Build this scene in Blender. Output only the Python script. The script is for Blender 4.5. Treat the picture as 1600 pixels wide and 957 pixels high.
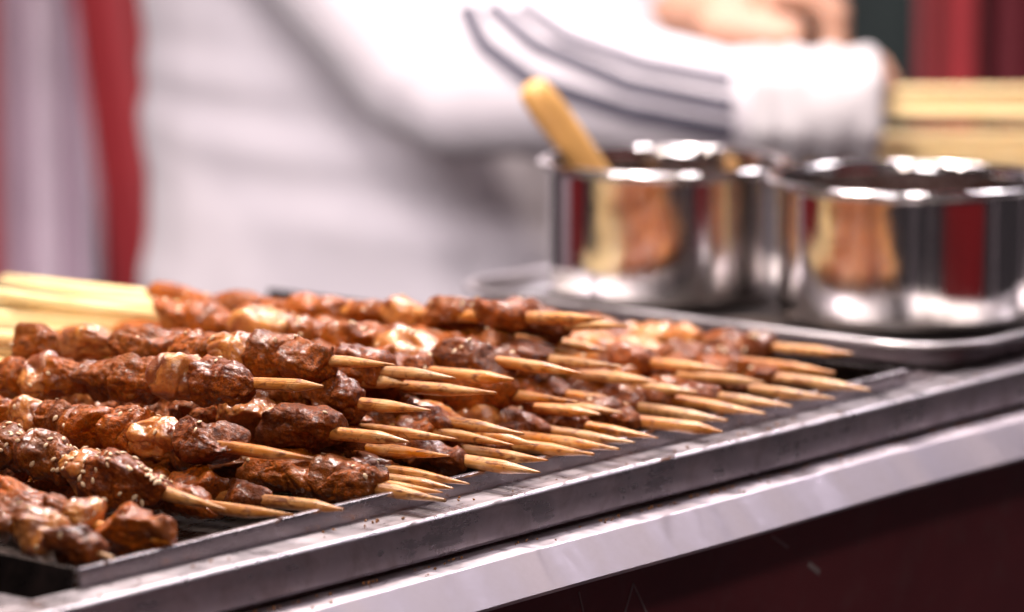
import bpy, bmesh, math, random
import numpy as np
from mathutils import Vector, Matrix, Euler

# ------------------------------------------------------------------ scene, camera, light
sc = bpy.context.scene
for o in list(bpy.data.objects): bpy.data.objects.remove(o)
COL = sc.collection
random.seed(11)

cam_d = bpy.data.cameras.new('camera'); cam = bpy.data.objects.new('camera', cam_d); COL.objects.link(cam)
cam.location = (0.74347, -0.91158, 0.24463)
cam.rotation_euler = (math.radians(90 - 8.9), 0, math.radians(39.2))
cam_d.lens = 135.0; cam_d.sensor_width = 36.0
cam_d.clip_start = 0.05; cam_d.clip_end = 60
cam_d.dof.use_dof = True; cam_d.dof.focus_distance = 1.195; cam_d.dof.aperture_fstop = 7.4
sc.camera = cam

w = bpy.data.worlds.new('World'); sc.world = w; w.use_nodes = True
bg = w.node_tree.nodes['Background']
bg.inputs['Color'].default_value = (0.80, 0.66, 0.74, 1); bg.inputs['Strength'].default_value = 0.052

def lamp(name, loc, target, size, power, color, sizey=None):
    d = bpy.data.lights.new(name, 'AREA'); d.energy = power; d.color = color
    d.shape = 'RECTANGLE'; d.size = size; d.size_y = sizey or size
    o = bpy.data.objects.new(name, d); COL.objects.link(o); o.location = loc
    o.rotation_euler = (Vector(target) - Vector(loc)).to_track_quat('-Z', 'Y').to_euler()
    return o
# the stall's own lamps: a row hung over the grill, one over the vendor, one on the customers' side, plus an added strip fill
lamp('grill_lamp', (-0.34, 0.22, 0.85), (-0.08, 0.0, 0.0), 0.09, 14, (1.0, 0.89, 0.81), 0.08)
lamp('grill_lamp', (-0.16, 0.52, 0.85), (-0.10, 0.0, 0.0), 0.08, 4, (1.0, 0.93, 0.95), 0.07)
lamp('grill_lamp', (-0.42, -0.18, 0.80), (-0.10, -0.05, 0.0), 0.08, 5, (1.0, 0.90, 0.84), 0.08)
lamp('counter_lamp', (-0.22, 1.30, 1.05), (-0.05, 0.1, 0.0), 0.26, 7, (1.0, 0.93, 0.98), 0.11)
lamp('strip_fill_light', (0.34, 1.45, 1.05), (0.02, 0.1, 0.0), 0.50, 2.6, (0.97, 0.90, 1.0), 0.25)  # added fill, placed so the sloping strip face turns bright
lamp('customer_side_lamp', (0.75, -0.75, 1.10), (-0.20, 0.15, 0.0), 0.22, 7, (1.0, 0.87, 0.79), 0.14)
lamp('back_lamp', (-0.75, 0.75, 1.3), (-1.0, 1.4, 0.0), 0.4, 18, (1.0, 0.88, 0.92), 0.4)
# added spot that brightens the vendor's jacket and passes over the meat
d_ = bpy.data.lights.new('vendor_fill_spot', 'SPOT'); d_.energy = 145; d_.color = (1.0, 0.94, 0.97); d_.spot_size = math.radians(36); d_.spot_blend = 0.7; d_.shadow_soft_size = 0.30
vs_ = bpy.data.objects.new('vendor_fill_spot', d_); COL.objects.link(vs_); vs_.location = (0.02, -0.62, 0.76)
vs_.rotation_euler = (Vector((-0.62, 0.72, 0.04)) - vs_.location).to_track_quat('-Z', 'Y').to_euler()

sc.view_settings.view_transform = 'Standard'; sc.view_settings.look = 'None'
sc.view_settings.exposure = 0.0; sc.view_settings.gamma = 1.0; sc.view_settings.use_curve_mapping = False
sc.render.engine = 'CYCLES'
sc.cycles.use_denoising = True
sc.cycles.max_bounces = 8; sc.cycles.sample_clamp_indirect = 6.0

# ------------------------------------------------------------------ helpers
def tag(o, label=None, cat=None, group=None, kind=None):
    if label: o['label'] = label
    if cat: o['category'] = cat
    if group: o['group'] = group
    if kind: o['kind'] = kind
    return o
def empty(name, loc=(0, 0, 0)):
    o = bpy.data.objects.new(name, None); COL.objects.link(o); o.location = loc; o.empty_display_size = 0.02
    return o
def link(name, me, mat=None, parent=None, loc=(0, 0, 0), smooth=False):
    if mat is not None:
        me.materials.clear(); me.materials.append(mat)
    o = bpy.data.objects.new(name, me); COL.objects.link(o); o.location = loc
    if parent is not None: o.parent = parent
    if smooth: me.shade_smooth()
    return o
def mesh_from(verts, faces, name='m'):
    me = bpy.data.meshes.new(name); me.from_pydata([tuple(v) for v in verts], [], faces); me.update(); return me
def bm_mesh(bm, name='m'):
    bmesh.ops.recalc_face_normals(bm, faces=bm.faces[:])
    me = bpy.data.meshes.new(name); bm.to_mesh(me); bm.free(); return me
def box(bm, a, b, bev=0.0):
    lo = [min(a[i], b[i]) for i in range(3)]; hi = [max(a[i], b[i]) for i in range(3)]
    vs = [bm.verts.new((x, y, z)) for x in (lo[0], hi[0]) for y in (lo[1], hi[1]) for z in (lo[2], hi[2])]
    fs = [bm.faces.new([vs[i] for i in q]) for q in ((0,1,3,2),(4,6,7,5),(0,4,5,1),(2,3,7,6),(0,2,6,4),(1,5,7,3))]
    if bev:
        es = list({e for f in fs for e in f.edges})
        bmesh.ops.bevel(bm, geom=es, offset=bev, segments=2, affect='EDGES', profile=0.5)
def boxmesh(a, b, bev=0.0):
    bm = bmesh.new(); box(bm, a, b, bev); return bm_mesh(bm)
def extrude_profile(prof, y0, y1, ny=1, wob=0.0, seed=0):
    """closed XZ profile swept along Y"""
    n = len(prof); vs = []; fs = []
    rs = random.Random(seed)
    for j in range(ny + 1):
        y = y0 + (y1 - y0) * j / ny
        dx = wob * math.sin(y * 23 + seed) ; dz = wob * 0.6 * math.sin(y * 31 + 2 * seed)
        for x, z in prof: vs.append((x + dx, y, z + dz))
    for j in range(ny):
        for i in range(n):
            k = (i + 1) % n
            fs.append((j*n+i, j*n+k, (j+1)*n+k, (j+1)*n+i))
    fs.append(tuple(range(n))[::-1]); fs.append(tuple(ny*n+i for i in range(n)))
    bm = bmesh.new(); bv = [bm.verts.new(v) for v in vs]
    for f in fs: bm.faces.new([bv[i] for i in f])
    return bm
# numpy value noise
def _hash(ix, iy, iz, s):
    h = (ix * 374761393 + iy * 668265263 + iz * 2147483647 + s * 974634533) & 0xFFFFFFFF
    h = ((h ^ (h >> 13)) * 1274126177) & 0xFFFFFFFF
    h = ((h ^ (h >> 16)) * 2246822519) & 0xFFFFFFFF
    return ((h ^ (h >> 15)) & 0xFFFFFF) / float(0xFFFFFF) * 2 - 1
def vnoise(p, s=0):
    f = np.floor(p); i = f.astype(np.int64); t = p - f; t = t * t * t * (t * (t * 6 - 15) + 10)
    x, y, z = i[:, 0], i[:, 1], i[:, 2]; u, v, q = t[:, 0], t[:, 1], t[:, 2]
    def L(a, b, k): return a + (b - a) * k
    return L(L(L(_hash(x,y,z,s), _hash(x+1,y,z,s), u), L(_hash(x,y+1,z,s), _hash(x+1,y+1,z,s), u), v),
             L(L(_hash(x,y,z+1,s), _hash(x+1,y,z+1,s), u), L(_hash(x,y+1,z+1,s), _hash(x+1,y+1,z+1,s), u), v), q)
def fbm(p, s=0, o=3):
    r = 0; a = 1.0
    for k in range(o):
        r = r + a * vnoise(p * (2.03 ** k) + 17.3 * k, s + k); a *= 0.5
    return r

# ------------------------------------------------------------------ materials
def newmat(name):
    m = bpy.data.materials.new(name); m.use_nodes = True
    nt = m.node_tree; b = nt.nodes['Principled BSDF']
    return m, nt, b
def N(nt, t, **kw):
    n = nt.nodes.new(t)
    for k, v in kw.items():
        if k in n.inputs: n.inputs[k].default_value = v
        else: setattr(n, k, v)
    return n
def coords(nt, scale=(1, 1, 1), kind='Object', rnd=True):
    tc = N(nt, 'ShaderNodeTexCoord'); mp = N(nt, 'ShaderNodeMapping'); mp.inputs['Scale'].default_value = scale
    nt.links.new(tc.outputs[kind], mp.inputs['Vector'])
    if rnd:
        oi = N(nt, 'ShaderNodeObjectInfo'); mu = N(nt, 'ShaderNodeMath', operation='MULTIPLY'); mu.inputs[1].default_value = 37.0
        nt.links.new(oi.outputs['Random'], mu.inputs[0]); nt.links.new(mu.outputs[0], mp.inputs['Location'])
    return mp.outputs['Vector']
def noise(nt, vec, scale, detail=4.0, rough=0.55, dist=0.0):
    n = N(nt, 'ShaderNodeTexNoise'); n.inputs['Scale'].default_value = scale; n.inputs['Detail'].default_value = detail
    n.inputs['Roughness'].default_value = rough; n.inputs['Distortion'].default_value = dist
    nt.links.new(vec, n.inputs['Vector']); return n.outputs['Fac']
def ramp(nt, fac, stops):
    r = N(nt, 'ShaderNodeValToRGB'); el = r.color_ramp.elements
    while len(el) > 1: el.remove(el[-1])
    el[0].position = stops[0][0]; el[0].color = (*stops[0][1], 1)
    for p, c in stops[1:]:
        e = el.new(p); e.color = (*c, 1)
    nt.links.new(fac, r.inputs['Fac']); return r.outputs['Color']
def mixc(nt, fac, a, b, mode='MIX'):
    m = N(nt, 'ShaderNodeMix', data_type='RGBA', blend_type=mode)
    for s, v in ((m.inputs[0], fac), (m.inputs[6], a), (m.inputs[7], b)):
        if isinstance(v, (int, float)): s.default_value = v
        elif isinstance(v, tuple): s.default_value = (*v, 1)
        else: nt.links.new(v, s)
    return m.outputs[2]
def maprange(nt, fac, a, b, c, d):
    m = N(nt, 'ShaderNodeMapRange'); m.inputs[1].default_value = a; m.inputs[2].default_value = b
    m.inputs[3].default_value = c; m.inputs[4].default_value = d
    nt.links.new(fac, m.inputs[0]); return m.outputs[0]
def bump(nt, b, hs):
    prev = None
    for h, dist, st in hs:
        n = N(nt, 'ShaderNodeBump'); n.inputs['Distance'].default_value = dist; n.inputs['Strength'].default_value = st
        nt.links.new(h, n.inputs['Height'])
        if prev is not None: nt.links.new(prev, n.inputs['Normal'])
        prev = n.outputs['Normal']
    nt.links.new(prev, b.inputs['Normal'])
    return prev

def meat_mat(name, dark, mid, orange, powder, coat, shift=0.0):
    m, nt, b = newmat(name); L = nt.links.new
    v = coords(nt, (1, 1, 1))
    n1 = noise(nt, v, 150, 6, 0.68, 0.5)
    c = ramp(nt, n1, [(0.26, dark), (0.47, mid), (0.62, tuple(0.55*a+0.45*o for a, o in zip(mid, orange))), (0.78, orange)])
    # dusting of ground spice: fine orange and dark specks
    n2 = noise(nt, v, 620, 3, 0.6)
    n2b = noise(nt, v, 85, 3, 0.5)
    spk = N(nt, 'ShaderNodeMath', operation='MULTIPLY')
    L(maprange(nt, n2, 0.40, 0.60, 0, 1), spk.inputs[0]); L(maprange(nt, n2b, 0.36, 0.58, 0.1, powder), spk.inputs[1])
    c = mixc(nt, spk.outputs[0], c, (0.44, 0.105, 0.018))
    n3 = noise(nt, v, 900, 2, 0.5)
    c = mixc(nt, maprange(nt, n3, 0.64, 0.76, 0, 0.5), c, (0.05, 0.014, 0.009))
    nc = noise(nt, v, 70, 3, 0.6, 0.8)
    c = mixc(nt, maprange(nt, nc, 0.60, 0.78, 0, 0.6), c, (0.036, 0.012, 0.007))   # charred corners
    oi = N(nt, 'ShaderNodeObjectInfo'); hs = N(nt, 'ShaderNodeHueSaturation'); hs.inputs['Saturation'].default_value = 1.12; L(maprange(nt, oi.outputs['Random'], 0, 1, 0.72, 1.12), hs.inputs['Value'])
    L(c, hs.inputs['Color']); c = hs.outputs['Color']
    L(c, b.inputs['Base Color'])
    nw = noise(nt, v, 100, 3, 0.5)
    wet = maprange(nt, nw, 0.46, 0.60, 0, 1)
    L(maprange(nt, wet, 0, 1, 0.60, 0.40), b.inputs['Roughness'])
    L(maprange(nt, wet, 0, 1, 0.20, 0.80), b.inputs['Coat Weight'])
    b.inputs['Coat Roughness'].default_value = 0.12; b.inputs['Coat IOR'].default_value = 1.46; b.inputs['Specular IOR Level'].default_value = 0.25
    b.inputs['Subsurface Weight'].default_value = 0.10
    b.inputs['Subsurface Radius'].default_value = (0.6, 0.18, 0.08); b.inputs['Subsurface Scale'].default_value = 0.002
    g = noise(nt, v, 480, 4, 0.6); g2 = noise(nt, v, 1500, 2, 0.5)
    vs = coords(nt, (0.35, 1.6, 1.0)); fib = noise(nt, vs, 420, 3, 0.55, 1.0)
    nrm = bump(nt, b, [(fib, 0.0011, 0.5), (g, 0.0012, 0.75), (g2, 0.0006, 0.6)])
    h4 = noise(nt, v, 620, 3, 0.55); bc = N(nt, 'ShaderNodeBump'); bc.inputs['Distance'].default_value = 0.0009; bc.inputs['Strength'].default_value = 0.55
    L(h4, bc.inputs['Height']); L(bc.outputs['Normal'], b.inputs['Coat Normal'])
    return m
M = {}
M['m'] = meat_mat('meat_brown', (0.068, 0.019, 0.009), (0.168, 0.052, 0.020), (0.36, 0.118, 0.027), 0.9, 0.75)
M['d'] = meat_mat('meat_dark', (0.044, 0.011, 0.007), (0.108, 0.030, 0.015), (0.25, 0.074, 0.020), 0.6, 0.9)
def fat_mat():
    m, nt, b = newmat('fat_glazed'); L = nt.links.new
    v = coords(nt); n1 = noise(nt, v, 120, 4, 0.6, 0.5)
    c = ramp(nt, n1, [(0.28, (0.18, 0.048, 0.014)), (0.42, (0.36, 0.115, 0.026)), (0.56, (0.54, 0.20, 0.040)), (0.75, (0.62, 0.33, 0.105))])
    n3 = noise(nt, v, 700, 2, 0.5)
    c = mixc(nt, maprange(nt, n3, 0.60, 0.72, 0, 0.7), c, (0.22, 0.05, 0.015))
    nb = noise(nt, v, 75, 4, 0.6, 0.5)
    c = mixc(nt, maprange(nt, nb, 0.50, 0.62, 0, 0.9), c, (0.20, 0.050, 0.018))
    L(c, b.inputs['Base Color']); b.inputs['Roughness'].default_value = 0.34
    b.inputs['Coat Weight'].default_value = 0.7; b.inputs['Coat Roughness'].default_value = 0.10
    b.inputs['Subsurface Weight'].default_value = 0.35; b.inputs['Subsurface Radius'].default_value = (1.0, 0.45, 0.15); b.inputs['Subsurface Scale'].default_value = 0.004
    nrm = bump(nt, b, [(noise(nt, v, 300, 4, 0.6), 0.0013, 0.6), (noise(nt, v, 1100, 2), 0.0004, 0.4)])
    L(nrm, b.inputs['Coat Normal'])
    return m
M['f'] = fat_mat()
def bamboo_mat(name, stain):
    m, nt, b = newmat(name); L = nt.links.new
    v = coords(nt, (0.04, 1, 1)); fib = noise(nt, v, 1500, 3, 0.6)
    c = ramp(nt, fib, [(0.25, (0.66, 0.44, 0.19)), (0.5, (0.82, 0.63, 0.34)), (0.75, (0.88, 0.73, 0.46))])
    v2 = coords(nt, (0.45, 1, 1)); st = noise(nt, v2, 190, 4, 0.6, 0.6)
    if stain:
        tc = N(nt, 'ShaderNodeTexCoord'); sx = N(nt, 'ShaderNodeSeparateXYZ'); L(tc.outputs['Object'], sx.inputs[0])
        near = maprange(nt, sx.outputs[0], -0.215, -0.150, 0, 1)          # soaked near the meat, clean at the handle
        tipf = maprange(nt, sx.outputs[0], -0.012, -0.001, 0.0, 0.30)     # scorched point
        def mul(a, b_):
            q = N(nt, 'ShaderNodeMath', operation='MULTIPLY'); L(a, q.inputs[0]); L(b_, q.inputs[1]); return q.outputs[0]
        oi = N(nt, 'ShaderNodeObjectInfo'); rv = maprange(nt, oi.outputs['Random'], 0, 1, 0.7, 1.0)
        c = mixc(nt, mul(maprange(nt, st, 0.28, 0.60, 0.50, 1.0), mul(near, rv)), c, (0.60, 0.195, 0.028))
        st2 = noise(nt, v2, 420, 4, 0.65, 0.8)
        c = mixc(nt, mul(maprange(nt, st2, 0.50, 0.64, 0, 0.9), near), c, (0.17, 0.045, 0.014))
        sst = noise(nt, v2, 120, 3, 0.6, 0.5)
        soak = mul(maprange(nt, sx.outputs[0], -0.034, -0.016, 1.0, 0.0), maprange(nt, sst, 0.35, 0.62, 0.0, 0.85))
        c = mixc(nt, mul(soak, near), c, (0.30, 0.085, 0.018))
        c = mixc(nt, tipf, c, (0.20, 0.07, 0.02))
    else:
        c = mixc(nt, maprange(nt, st, 0.5, 0.7, 0, 0.35), c, (0.70, 0.44, 0.17))
    oj = N(nt, 'ShaderNodeObjectInfo'); hv = N(nt, 'ShaderNodeHueSaturation'); hv.inputs['Saturation'].default_value = 1.06; L(maprange(nt, oj.outputs['Random'], 0, 1, 0.84, 1.10), hv.inputs['Value'])
    L(c, hv.inputs['Color']); c = hv.outputs['Color']
    L(c, b.inputs['Base Color']); b.inputs['Roughness'].default_value = 0.42
    b.inputs['Coat Weight'].default_value = 0.3 if stain else 0.05; b.inputs['Coat Roughness'].default_value = 0.15
    b.inputs['Subsurface Weight'].default_value = 0.1; b.inputs['Subsurface Radius'].default_value = (1, 0.5, 0.2); b.inputs['Subsurface Scale'].default_value = 0.001
    bump(nt, b, [(fib, 0.0005, 0.6)])
    return m
M['bamboo'] = bamboo_mat('bamboo_stained', True); M['bamboo_clean'] = bamboo_mat('bamboo_clean', False)
def steel_mat(name, col, r0, r1, stretch, grime, gscale=40, metal=1.0, sm_r=0.2, wob=0.25, band=0.0):
    m, nt, b = newmat(name); L = nt.links.new
    v = coords(nt, stretch, rnd=False); br = noise(nt, v, 500, 3, 0.6)
    v2 = coords(nt, rnd=False); sm = noise(nt, v2, gscale, 5, 0.62, 0.4)
    gr = maprange(nt, sm, 0.50, 0.72, 0, grime)
    c = mixc(nt, gr, col, (0.16, 0.115, 0.10)); L(c, b.inputs['Base Color'])
    b.inputs['Metallic'].default_value = metal
    ad = N(nt, 'ShaderNodeMath', operation='ADD'); L(maprange(nt, br, 0.2, 0.8, r0, r1), ad.inputs[0]); L(maprange(nt, sm, 0.4, 0.75, 0, sm_r), ad.inputs[1])
    if band:
        vb = coords(nt, (0.1, 1, 0.1), rnd=False); nb = noise(nt, vb, 38, 3, 0.6); a2 = N(nt, 'ShaderNodeMath', operation='ADD')
        L(ad.outputs[0], a2.inputs[0]); L(maprange(nt, nb, 0.3, 0.7, -band, band), a2.inputs[1]); L(a2.outputs[0], b.inputs['Roughness'])
    else: L(ad.outputs[0], b.inputs['Roughness'])
    bump(nt, b, [(br, 0.00006, 0.5), (noise(nt, v2, 18, 2), 0.0006, wob)])
    return m
M['steel'] = steel_mat('steel_frame', (0.60, 0.54, 0.57), 0.17, 0.30, (1, 0.03, 1), 0.28, 90, sm_r=0.12)
M['steel_rail'] = steel_mat('steel_rail', (0.60, 0.54, 0.57), 0.20, 0.34, (1, 0.03, 1), 0.5, 70, 0.95, band=0.08)
M['steel_strip'] = steel_mat('steel_counter_strip', (0.52, 0.455, 0.49), 0.40, 0.56, (1, 0.5, 0.04), 0.0, 120, sm_r=0.02, band=0.20)
M['steel_tray'] = steel_mat('steel_tray', (0.07, 0.058, 0.055), 0.18, 0.30, (1, 0.05, 1), 0.7, 60)
M['steel_pot'] = steel_mat('steel_pot', (0.66, 0.63, 0.62), 0.07, 0.13, (1, 1, 0.05), 0.2, 45, sm_r=0.10, wob=0.0)
M['tray_floor_dark'] = steel_mat('darkened_tray_floor', (0.06, 0.05, 0.048), 0.45, 0.6, (1, 1, 1), 0.5, 40)  # floor colour darkened so the pots mirror less glare from it
M['steel_pot_tray'] = steel_mat('steel_pot_tray', (0.50, 0.46, 0.47), 0.22, 0.34, (0.1, 1, 1), 0.3, 40)
def plain(name, col, rough=0.6, var=0.15, scale=60, metal=0.0, bumpd=0.0, sheen=0.0):
    m, nt, b = newmat(name); L = nt.links.new
    v = coords(nt, rnd=False); n = noise(nt, v, scale, 4, 0.6)
    c = ramp(nt, n, [(0.3, tuple(x*(1-var) for x in col)), (0.7, tuple(min(1, x*(1+var)) for x in col))])
    L(c, b.inputs['Base Color']); b.inputs['Roughness'].default_value = rough; b.inputs['Metallic'].default_value = metal
    if sheen: b.inputs['Sheen Weight'].default_value = sheen
    if bumpd: bump(nt, b, [(n, bumpd, 0.5)])
    return m
M['char'] = plain('charred_iron', (0.012, 0.010, 0.010), 0.6, 0.3)
M['sesame'] = plain('sesame', (0.66, 0.47, 0.29), 0.4, 0.15, 900)
M['crumb'] = plain('crumb', (0.30, 0.13, 0.045), 0.7, 0.3, 500)
M['gap'] = plain('gap_shade', (0.035, 0.022, 0.018), 0.7, 0.4)
def panel_mat():
    m, nt, b = newmat('front_panel_laminate'); L = nt.links.new
    v = coords(nt, rnd=False); n = noise(nt, v, 14, 5, 0.6, 0.5); n2 = noise(nt, v, 60, 4, 0.65, 0.3)
    c = ramp(nt, n, [(0.3, (0.10, 0.018, 0.024)), (0.7, (0.15, 0.030, 0.036))])
    c = mixc(nt, maprange(nt, n2, 0.5, 0.75, 0, 0.22), c, (0.16, 0.13, 0.13)); L(c, b.inputs['Base Color'])
    b.inputs['Roughness'].default_value = 0.38; return m
M['panel'] = panel_mat()
M['scratch_glint'] = plain('pale_scratch_glint', (0.25, 0.22, 0.22), 0.6)
M['jacket'] = plain('jacket_white', (0.54, 0.485, 0.51), 0.8, 0.04, 30, bumpd=0.002, sheen=0.3)
M['glove'] = plain('glove_white', (0.47, 0.43, 0.435), 0.85, 0.04, 200, bumpd=0.001)
M['stripe'] = plain('stripe_charcoal', (0.05, 0.045, 0.065), 0.8, 0.1)
M['skin'] = plain('skin', (0.46, 0.245, 0.165), 0.5, 0.08, 50)
M['skin'].node_tree.nodes['Principled BSDF'].inputs['Subsurface Weight'].default_value = 0.2
M['skin'].node_tree.nodes['Principled BSDF'].inputs['Subsurface Scale'].default_value = 0.006
M['trouser'] = plain('trouser_dark', (0.03, 0.03, 0.04), 0.8)
M['red'] = plain('red_cloth', (0.36, 0.012, 0.018), 0.7, 0.2, 8, sheen=0.2)
M['lilac'] = plain('lilac_cloth', (0.70, 0.56, 0.64), 0.75, 0.15, 8)
M['maroon'] = plain('maroon_cloth', (0.14, 0.008, 0.016), 0.7, 0.3, 8)
M['green'] = plain('dark_green_board', (0.018, 0.030, 0.028), 0.6, 0.3, 6)
M['pole'] = plain('pale_streak_pole', (0.55, 0.48, 0.54), 0.4, 0.05)
M['wood'] = plain('spoon_wood', (0.62, 0.33, 0.10), 0.5, 0.15, 60)
M['sauce'] = plain('brown_sauce', (0.07, 0.018, 0.008), 0.12, 0.4, 60)

# ------------------------------------------------------------------ setting: the grill counter
Y0, Y1 = -0.55, 1.25       # length of counter built
XB = -0.345                 # vendor-side edge
counter = empty('grill_counter', (0, 0.2, -0.2))
tag(counter, kind='structure')
def cpart(name, me, mat, smooth=False):
    o = link(name, me, mat, counter, (0, -0.2, 0.2), smooth); return o
# front rail: an angle of folded sheet, flange 14 mm wide and face 13.5 mm high, edge rounded
r = 0.0013
def arc(cx, cz, rr, a0, a1, n=6): return [(cx + rr*math.cos(math.radians(a0+(a1-a0)*k/n)), cz + rr*math.sin(math.radians(a0+(a1-a0)*k/n))) for k in range(n+1)]
prof = [(-0.0145, 0.0)] + arc(-0.0019, -0.0019, 0.0019, 90, 0) + [(0.0, -0.0120), (-0.0010, -0.0132), (-0.012, -0.0132), (-0.012, -0.0110), (-0.0020, -0.0110), (-0.0020, -0.0028), (-0.0145, -0.0022)]
cpart('front_rail', bm_mesh(extrude_profile(prof, Y0, Y1, 90, 0.00025, 3)), M['steel_rail'])
# inner plate beside the near end of the tray, and the plain steel top beyond its far end
cpart('near_plate', boxmesh((-0.0435, Y0, -0.0040), (-0.0165, -0.188, -0.0012), 0.0006), M['steel'])
cpart('near_well', boxmesh((XB + 0.01, Y0, -0.09), (-0.046, -0.180, -0.0885)), M['char'])
cpart('far_top_plate', boxmesh((-0.252, 0.2475, -0.0030), (-0.0150, Y1, -0.0006), 0.0004), M['steel'])
cpart('back_top_plate', boxmesh((XB, Y0, -0.0030), (-0.3445, 0.2470, -0.0006), 0.0004), M['steel'])
cpart('back_panel', boxmesh((XB, Y0, -0.80), (XB + 0.003, 0.2465, -0.012)), M['steel'])
cpart('back_panel', boxmesh((-0.252, 0.2475, -0.80), (-0.249, Y1, -0.0032)), M['steel'])
cpart('near_end_panel', boxmesh((XB + 0.0035, -0.1795, -0.80), (-0.0170, -0.1785, -0.092)), M['char'])
# fire box under the tray
bm = bmesh.new()
box(bm, (XB + 0.004, -0.178, -0.16), (-0.017, 0.246, -0.155)); cpart('fire_box_floor', bm_mesh(bm), M['char'])
cpart('fire_box_wall', boxmesh((-0.0165, Y0, -0.16), (-0.0150, Y1, -0.0035)), M['char'])
# counter strip below the rail: ledge, ridge and sloping face
prof = [(-0.014, -0.0150)] + arc(0.0100, -0.0166, 0.0016, 90, 42) + [(0.0205, -0.0258), (0.0206, -0.0268), (0.0196, -0.0272), (0.0100, -0.0180), (-0.014, -0.0170)]
cpart('counter_strip', bm_mesh(extrude_profile(prof, Y0, Y1, 60, 0.0004, 7)), M['steel_strip'])
cpart('rail_gap_shade', boxmesh((-0.0118, Y0, -0.01505), (-0.0035, Y1, -0.0132)), M['gap'])  # solid dark strip in the slot, its shade put into the colour
fp = cpart('front_panel', boxmesh((-0.010, Y0, -0.80), (0.0085, 0.62, -0.0210), 0.001), M['panel'])
def scratch_glint(p0, p1, wd):
    p0, p1 = Vector(p0), Vector(p1); d = (p1 - p0).normalized(); n = Vector((1, 0, 0)).cross(d) * wd
    vs = []
    for x in (0.0084, 0.0087):
        for q in (p0 - n, p0 + n, p1 + n, p1 - n): vs.append((x, q.y, q.z))
    return mesh_from(vs, [(0,1,2,3),(4,5,6,7),(0,1,5,4),(1,2,6,5),(2,3,7,6),(3,0,4,7)])
for a, b_, wd in (((0, 0.0514, -0.0356), (0, 0.0468, -0.0449), 0.0004), ((0, 0.0514, -0.0356), (0, 0.0590, -0.0472), 0.00035), ((0, 0.1505, -0.0466), (0, 0.1571, -0.0507), 0.0010), ((0, 0.1283, -0.0330), (0, 0.1381, -0.0387), 0.0005), ((0, 0.0230, -0.0332), (0, 0.0254, -0.0403), 0.0003)):
    cpart('scratch_glint', scratch_glint(a, b_, wd), M['scratch_glint'])  # pale scratches; the widest mark paints a small glint
# crumbs and spice fallen on rail and strip
bm = bmesh.new(); rs = random.Random(4)
for k in range(190):
    y = rs.uniform(-0.2, 0.32); q = rs.random()
    if q < 0.55: x, z = rs.gauss(-0.0010, 0.0018), -0.0150; x = min(max(x, -0.003), 0.006)
    elif q < 0.8: x, z = rs.uniform(-0.013, -0.0015), 0.0
    else: x, z = rs.uniform(0.001, 0.0098), -0.0150
    if q < 0.55: x = 0.0004 + abs(rs.gauss(0, 0.0012))
    s = rs.uniform(0.0002, 0.0006)
    mt = Matrix.Translation((x, y, z + s * 0.5)) @ Euler((rs.random()*6, rs.random()*6, rs.random()*6)).to_matrix().to_4x4() @ Matrix.Diagonal((s*1.4, s, s*0.7, 1))
    bmesh.ops.create_icosphere(bm, subdivisions=1, radius=1, matrix=mt)
cr = link('crumbs', bm_mesh(bm), M['crumb'])
tag(cr, 'brown crumbs and spice grains scattered on the steel rail and strip', 'crumbs', kind='stuff')

# skewer tray: shallow steel tray, floor, front lip and end walls
TY0, TY1, TX0, TX1 = -0.174, 0.245, -0.330, -0.0140
tray = empty('skewer_tray', (-0.19, 0.03, -0.008))
tag(tray, 'shallow oily steel tray with a low lip holding all the meat skewers', 'tray')
def tpart(name, me, mat): return link(name, me, mat, tray, (0.19, -0.03, 0.008))
tpart('tray_floor', boxmesh((TX0, TY0 + .0012, -0.0100), (TX1 - 0.0012, TY1 - .0012, -0.0085)), M['steel_tray'])
prof = [(TX1 - 0.0011, -0.0100), (TX1, -0.0100), (TX1, 0.0052), (TX1 - 0.0003, 0.0058), (TX1 - 0.0008, 0.0060), (TX1 - 0.0028, 0.0058), (TX1 - 0.0030, 0.0050), (TX1 - 0.0011, 0.0046)]
tpart('tray_lip', bm_mesh(extrude_profile(prof, TY0, TY1, 60, 0.0003, 5)), M['steel'])
tpart('tray_end_wall', boxmesh((TX0, TY0, -0.0085), (TX1 - 0.0035, TY0 + 0.0011, 0.0054), 0.0003), M['steel_tray'])
tpart('tray_end_wall', boxmesh((TX0, TY1 - 0.0011, -0.0085), (TX1 - 0.0035, TY1, 0.0054), 0.0003), M['steel_tray'])

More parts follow.
